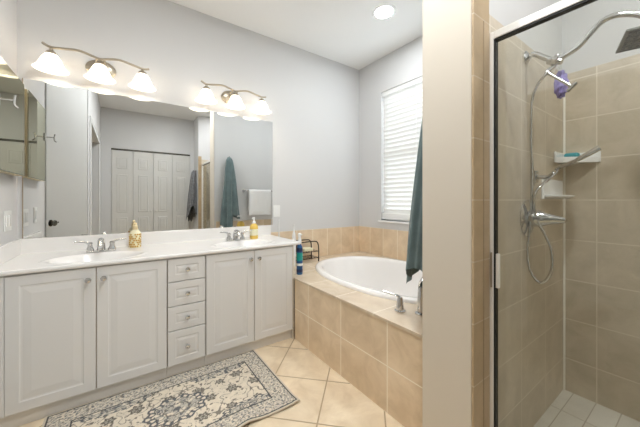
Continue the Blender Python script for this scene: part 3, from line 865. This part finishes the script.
# ------------------------------------------------------------ towels
def drape(cx, zt, zb, hw_top, hw_bot, dp_top, dp_bot, wall, sgn, folds, tails, seed, nu=72, nv=48, power=.75):
    """cloth gathered on one hook: closed tapering bundle with folds; wall = y of the wall, sgn = way it sticks out"""
    b = BM()
    def f(a, c):
        th = 2 * PI * a
        s = c ** power
        hw = hw_top + (hw_bot - hw_top) * s; dp = dp_top + (dp_bot - dp_top) * s
        cap = min(1, (c / .05)) ** .5 if c < .05 else 1
        fold = 1 + (.06 + .15 * c) * math.sin(folds * th + seed + 1.2 * math.sin(th)) * (.35 + .65 * abs(math.sin(th))) + .06 * c * math.sin(2 * folds * th + seed * 2 + c * 4)
        x = cx + hw * cap * fold * math.cos(th) + .01 * c * math.sin(c * 5 + seed)
        y = wall + sgn * (.004 + dp * .5 + dp * .5 * cap * fold * math.sin(th) * .96)
        y = max(y, wall + .003) if sgn > 0 else min(y, wall - .003)
        zend = tails(math.cos(th), math.sin(th))
        return Vector((x, y, zt + (zend - zt) * c))
    grid(b, f, nu, nv, True)
    top = [v for v in b.verts if abs(v.co.z - zt) < 1e-6]
    bmesh.ops.contextual_create(b, geom=list({e for v in top for e in v.link_edges if all(abs(w_.co.z - zt) < 1e-6 for w_ in e.verts)}))
    return b
M_teal = mat('teal_terry', (.13, .185, .19), .95, var=.35, scale=14, bump=.9, bscale=320, sheen=.3)
ztop = H + .259 * D
def tails_t(c, s):
    # long pointed tail at the left, short tail at the right as seen in the mirror
    if c < .25: return .685 + .16 * abs(c + .30) ** 1.2 - .015 * s
    return .885 - .10 * max(0, (c - .45)) + .05 * abs(c - .75)
b = drape(.522 * D, ztop, .72, .028, .134, .085, .200, YP1, 1, 7, tails_t, .6, power=.6, nu=110)
tw = obj('bath_towel', b, M_teal, loc=(.522 * D, YP1 + .05, ztop), smooth=True)
tag(tw, 'teal bath towel hanging from a hook on the partition wall by the tub', 'towel')
b = BM(); lathe(b, [(.018, .0005), (.018, .004), (.006, .008), (.005, .04)], (.522 * D, YP1, ztop - .02), (0, 1, 0), 16); tube(b, catmull([(.522 * D, YP1 + .036, ztop - .02), (.522 * D, YP1 + .05, ztop - .01), (.522 * D, YP1 + .054, ztop + .008)], 4), .005, 8)
tag(obj('towel_hook', b, M_chrome, loc=(.522 * D, YP1, ztop - .02), smooth=True, angle=50), 'chrome wall hook carrying the teal towel', 'hook')
M_robe = mat('grey_flecked_terry', (.20, .20, .205), .95, var=1.0, scale=45, bump=.8, bscale=260)
def tails_r(c, s): return .70 + .22 * max(0, c) + .10 * abs(math.sin(4 * c + .6))
ry_ = -.82
b = drape(0, 1.72, .7, .035, .150, .06, .165, 0, -1, 6, tails_r, 2.1, nu=90, nv=40, power=.6)
bmesh.ops.transform(b, matrix=Matrix(((0, 1, 0, XS), (1, 0, 0, ry_), (0, 0, 1, 0), (0, 0, 0, 1))), verts=b.verts)
tag(obj('bath_robe', b, M_robe, loc=(XS - .05, ry_, 1.72), smooth=True), 'dark grey flecked cloth hanging beside the closet doors, seen in the mirror', 'robe')
b = BM(); lathe(b, [(.018, .0005), (.018, .004), (.006, .008), (.005, .05), (.011, .054), (.004, .06)], (XS, ry_, 1.705), (-1, 0, 0), 16)
tag(obj('robe_hook', b, M_chrome, loc=(XS, ry_, 1.705), smooth=True, angle=50), 'small hook beside the closet doors carrying the dark grey cloth', 'hook')
# towel bar with white towel
bx0, bx1, bz, by = .612 * D, .86 * D, H + .057 * D, YP1 + .065
t = empty('towel_bar', ((bx0 + bx1) / 2, YP1, bz), 'chrome towel bar on the partition wall above the tub, seen in the mirror', 'towel bar')
b = BM(); tube(b, [(bx0, by, bz), (bx1, by, bz)], .008, 12); obj('rail', b, M_chrome, t, smooth=True, angle=50)
for x in (bx0 + .012, bx1 - .012):
    b = BM(); lathe(b, [(.024, .0005), (.024, .006), (.011, .012), (.010, .055), (.015, .06), (.015, .078), (.004, .08)], (x, YP1, bz), (0, 1, 0), 18); obj('bracket', b, M_chrome, t, smooth=True, angle=45)
M_wt = mat('white_terry', (.88, .88, .875), .95, var=.03, bump=.6, bscale=300)
b = BM()
tx0, tx1 = .638 * D, .785 * D
def hang(a, c):
    x = tx0 + (tx1 - tx0) * a
    Lf, Lb = .385, .33
    s = c * (Lf + Lb + .03) - Lb - .015
    wv = .006 * math.sin(a * 9 + 1) + .004 * math.sin(a * 17)
    if abs(s) < .015: an = s / .015 * PI / 2; return Vector((x, by + .0155 * math.sin(an), bz + .0135 * math.cos(an)))
    dn = abs(s) - .015
    return Vector((x + .004 * math.sin(dn * 14), by + math.copysign(.0155, s) + wv * min(1, dn * 6) * (1 if s > 0 else .3), bz - dn))
grid(b, hang, 30, 60)
wt = obj('hand_towel', b, M_wt, loc=((tx0 + tx1) / 2, by, bz), smooth=True)
so = wt.modifiers.new('thick', 'SOLIDIFY'); so.thickness = .008; so.offset = 1
tag(wt, 'white hand towel draped over the chrome towel bar', 'towel')
b = BM()
for zz in (.33, .345): box(b, tx0 + .004, tx1 - .004, by + .0175, by + .0265, bz - zz - .006, bz - zz + .002, .002)
obj('hem_band', b, M_plastic, wt)

# ------------------------------------------------------------ things on the tub deck beside the vanity
p = Vector((.4845 * D, .802 * D, DECK + .0005))
t = empty('spray_bottle', p, 'tall blue and teal bottle with white spray cap at the vanity end', 'bottle')
M_blue = mat('blue_teal_wrap', (.02, .10, .26), .3, var=.9, scale=16)
M_tealp = mat('teal_band', (.01, .33, .30), .3, var=.2, scale=20)
M_navy = mat('navy_band', (.015, .03, .10), .35, var=.3, scale=20)
b = BM(); lathe(b, [(.024, 0), (.026, .004), (.026, .20), (.022, .235), (.014, .252), (.013, .262)], p, seg=24); obj('body', b, M_blue, t, smooth=True, angle=50)
for z0, z1, mm in ((.02, .045, M_navy), (.075, .095, M_plastic), (.12, .185, M_tealp), (.195, .225, M_navy)):
    b = BM(); r = .0266 if z1 < .2 else .0262
    lathe(b, [(r, z0), (r + .0004, (z0 + z1) / 2), (r if z1 < .2 else .0242, z1)], p, seg=24, caps=False); obj('label_band', b, mm, t, smooth=True)
b = BM(); lathe(b, [(.016, .258), (.017, .268), (.016, .29), (.012, .305), (.011, .318), (.014, .322), (.014, .345), (.004, .350)], p, seg=20); tube(b, [p + Vector((0, 0, .336)), p + Vector((.012, -.020, .336))], .005, 8); obj('spray_cap', b, M_white, t, smooth=True, angle=50)
p = Vector((.528 * D, .915 * D, DECK + .0005))
t = empty('lotion_bottle', p, 'slim white bottle with a thin stem behind the end of the vanity top', 'bottle')
b = BM(); lathe(b, [(.016, 0), (.017, .004), (.018, .25), (.016, .29), (.013, .315), (.008, .330), (.008, .338)], p, seg=22); obj('body', b, M_white, t, smooth=True, angle=50)
b = BM(); lathe(b, [(.007, .336), (.007, .346), (.0035, .350), (.003, .392), (.005, .394), (.003, .400)], p, seg=14); obj('stem', b, M_white, t, smooth=True, angle=50)
p = Vector((.4905 * D, .965 * D, DECK + .0005))
t = empty('bath_brush', p, 'thin white brush handle standing upright by the mirror wall', 'brush')
b = BM(); tube(b, [p + Vector((0, 0, .05)), p + Vector((0, 0, .25)), p + Vector((0, 0, .445))], [.008, .005, .0045], 10); obj('handle', b, M_white, t, smooth=True, angle=50)
b = BM(); lathe(b, [(.026, 0), (.030, .01), (.030, .05), (.010, .06)], p, seg=18); obj('holder', b, M_white, t, smooth=True, angle=50)
# wire caddy
kx0, kx1, ky0, ky1 = .548 * D, .648 * D, .925 * D, .978 * D
t = empty('wire_caddy', ((kx0 + kx1) / 2, (ky0 + ky1) / 2, DECK), 'dark bronze wire caddy on the tub deck against the mirror wall', 'caddy')
ZK = DECK + .006
for yy in (ky0, ky1):
    b = BM(); tube(b, catmull([(kx0, yy, ZK - .005), (kx0, yy, ZK + .12), (kx0 + .02, yy, ZK + .195), (kx0 + .06, yy, ZK + .205), (kx1 - .06, yy, ZK + .205), (kx1 - .015, yy, ZK + .19), (kx1, yy, ZK + .13), (kx1, yy, ZK - .005)], 6), .006, 10); obj('end_frame', b, M_bronze, t, smooth=True)
for zz in (.035, .10):
    b = BM(); tube(b, [(kx0, ky0, ZK + zz), (kx1, ky0, ZK + zz)], .004, 8); tube(b, [(kx0, ky1, ZK + zz), (kx1, ky1, ZK + zz)], .004, 8)
    for k in range(9):
        x = kx0 + (kx1 - kx0) * k / 8; tube(b, [(x, ky0, ZK + zz), (x, ky1, ZK + zz)], .0025, 6)
    obj('shelf', b, M_bronze, t, smooth=True)
b = BM(); box(b, kx0 + .10, kx0 + .205, ky0 + .022, ky1 - .03, ZK + .104, ZK + .135, .008, 3)
tag(obj('soap_box', b, M_cream, loc=(kx0 + .15, ky0 + .06, ZK + .104), smooth=True, angle=50), 'pale box lying on the upper shelf of the wire caddy', 'box')
p = Vector((kx0 + .055, ky0 + .06, ZK + .1045))
b = BM(); lathe(b, [(.028, 0), (.03, .004), (.03, .06), (.02, .072), (.018, .075), (.018, .09), (.002, .092)], p, seg=20)
tag(obj('jar', b, mat('brown_jar', (.10, .05, .025), .3), loc=p, smooth=True, angle=50), 'dark brown jar standing in the wire caddy', 'jar')

# ------------------------------------------------------------ rug
RX0, RX1, RY0, RY1 = -.127 * D, .3185 * D, .5275 * D, .789 * D
W_, L_ = RX1 - RX0, RY1 - RY0
nxr, nyr = 300, 180
b = BM()
def rug_z(a, c, x, y):
    z = .0075
    z += .016 * math.exp(-((x - .52) / .06) ** 2) * math.exp(-((c) / .10) ** 2)
    z += .005 * (1 + math.sin(x * 9)) * math.exp(-(c / .08) ** 2)
    z += .004 * math.exp(-((x - .3) / .09) ** 2) * math.exp(-((1 - c) / .1) ** 2)
    return z
def rug_xy(a, c):
    return RX0 + W_ * a, RY0 + L_ * c + .006 * math.sin(a * 11) * (1 - c) * (1 if a < .97 else .3)
vs = grid(b, lambda a, c: Vector((*rug_xy(a, c), rug_z(a, c, *rug_xy(a, c)))), nxr, nyr)
me_cols = np.zeros((len(b.verts), 4), dtype=np.float32)
CR, DK, BL, MID, GB = np.array((.72, .64, .52)), np.array((.085, .085, .085)), np.array((.14, .142, .150)), np.array((.20, .178, .148)), np.array((.47, .435, .375))
def n2(x, y, s, o=0): return noise.noise(Vector((x * s, y * s, o)))
idx = 0
for i in range(nxr + 1):
    for j in range(nyr + 1):
        x, y = W_ * i / nxr, L_ * j / nyr
        e = min(x, W_ - x, y, L_ - y)
        c_ = CR * (1 + .10 * n2(x, y, 30))
        if e < .008: c_ = CR * .9
        elif e < .016: c_ = DK
        elif e < .112:
            v = n2(x, y, 62, 3); v2 = n2(x, y, 95, 9); v4 = n2(x, y, 40, 13)
            c_ = GB * (1.12 + .2 * n2(x, y, 120, 5))
            if abs(v4) < .10: c_ = CR * .95
            if abs(v) < .07: c_ = MID * 1.2
            if v2 > .30: c_ = BL * 1.3
            if v2 < -.27: c_ = CR
        elif e < .119: c_ = DK
        else:
            v = n2(x, y, 15, 1); v3 = n2(x + .3 * v * .1, y, 24, 7); v5 = n2(x, y, 48, 21)
            if abs(v3) < .04: c_ = MID * 1.2
            elif v5 > .40: c_ = MID
            # scattered rosettes on a staggered lattice
            gx, gy = x / .135, y / .125
            ry = math.floor(gy); gx += .5 * (ry % 2)
            jx, jy = gx - math.floor(gx) - .5, gy - ry - .5
            h = noise.cell(Vector((math.floor(gx) + .5, ry + .5, 2.5)))
            jx += .22 * h; jy -= .2 * h
            r = math.hypot(jx * .135, jy * .125 * 1.15); th = math.atan2(jy, jx)
            R0 = (.028 + .010 * h) * (1 + .22 * math.cos(6 * th + 3 * h))
            if r < R0:
                c_ = MID * .75 if (r > R0 * .72 or r < R0 * .2) else (MID if math.cos(6 * th + 3 * h + r * 300) > 0 else GB)
            # large medallions
            for mx_, my_, ra, rb in ((W_ * .5, L_ * .5, .15, .105), (W_ * .80, L_ * .18, .17, .06), (W_ * .74, L_ * .80, .16, .045), (W_ * .20, L_ * .18, .17, .06), (W_ * .26, L_ * .80, .16, .045)):
                q = math.hypot((x - mx_) / ra, (y - my_) / rb); th = math.atan2((y - my_) / rb, (x - mx_) / ra)
                q /= 1 + .07 * math.cos(10 * th)
                if q < 1:
                    c_ = GB * (1.0 + .35 * n2(x, y, 90))
                    if q > .92: c_ = BL * .9
                    elif q > .78: c_ = CR if math.cos(22 * th) > -.2 else BL
                    elif q > .74: c_ = DK
                    elif abs(n2(x, y, 40, 4)) < .075 or q < .12: c_ = BL
                    elif .38 < q < .44: c_ = MID
                    elif n2(x, y, 34, 11) > .2: c_ = CR
        me_cols[idx, :3] = np.clip(c_, 0, 1); me_cols[idx, 3] = 1
        idx += 1
# thickness skirt
edge = [vs[i][0] for i in range(nxr + 1)] + [vs[nxr][j] for j in range(1, nyr + 1)] + [vs[i][nyr] for i in range(nxr - 1, -1, -1)] + [vs[0][j] for j in range(nyr - 1, 0, -1)]
low = [b.verts.new((v.co.x, v.co.y, v.co.z - .0065)) for v in edge]
for k in range(len(edge)): b.faces.new((edge[k], edge[(k + 1) % len(edge)], low[(k + 1) % len(edge)], low[k]))
allc = np.vstack([me_cols, np.tile(np.array([[*(CR * .85), 1]], dtype=np.float32), (len(low), 1))])
M_rug = bpy.data.materials.new('rug_pile'); M_rug.use_nodes = True
nt = M_rug.node_tree; pb_ = nt.nodes['Principled BSDF']; pb_.inputs['Roughness'].default_value = .95; pb_.inputs['Specular IOR Level'].default_value = .1
an = nt.nodes.new('ShaderNodeAttribute'); an.attribute_name = 'weave'
nz = nt.nodes.new('ShaderNodeTexNoise'); nz.inputs['Scale'].default_value = 160
tcn = nt.nodes.new('ShaderNodeTexCoord'); nt.links.new(tcn.outputs['Object'], nz.inputs['Vector'])
mrn = nt.nodes.new('ShaderNodeMapRange'); mrn.inputs[3].default_value = .82; mrn.inputs[4].default_value = 1.15; nt.links.new(nz.outputs['Fac'], mrn.inputs[0])
mm_ = nt.nodes.new('ShaderNodeMix'); mm_.data_type = 'RGBA'; mm_.blend_type = 'MULTIPLY'; mm_.inputs[0].default_value = 1
nt.links.new(an.outputs['Color'], mm_.inputs[6]); nt.links.new(mrn.outputs[0], mm_.inputs[7]); nt.links.new(mm_.outputs[2], pb_.inputs['Base Color'])
bu = nt.nodes.new('ShaderNodeBump'); bu.inputs['Strength'].default_value = .4; bu.inputs['Distance'].default_value = .002
nt.links.new(nz.outputs['Fac'], bu.inputs['Height']); nt.links.new(bu.outputs['Normal'], pb_.inputs['Normal'])
rg = obj('area_rug', b, M_rug, loc=((RX0 + RX1) / 2, (RY0 + RY1) / 2, 0), smooth=True, angle=50)
ca = rg.data.color_attributes.new('weave', 'FLOAT_COLOR', 'POINT')
ca.data.foreach_set('color', allc.ravel())
tag(rg, 'cream and grey patterned rug on the tile floor before the vanity', 'rug')
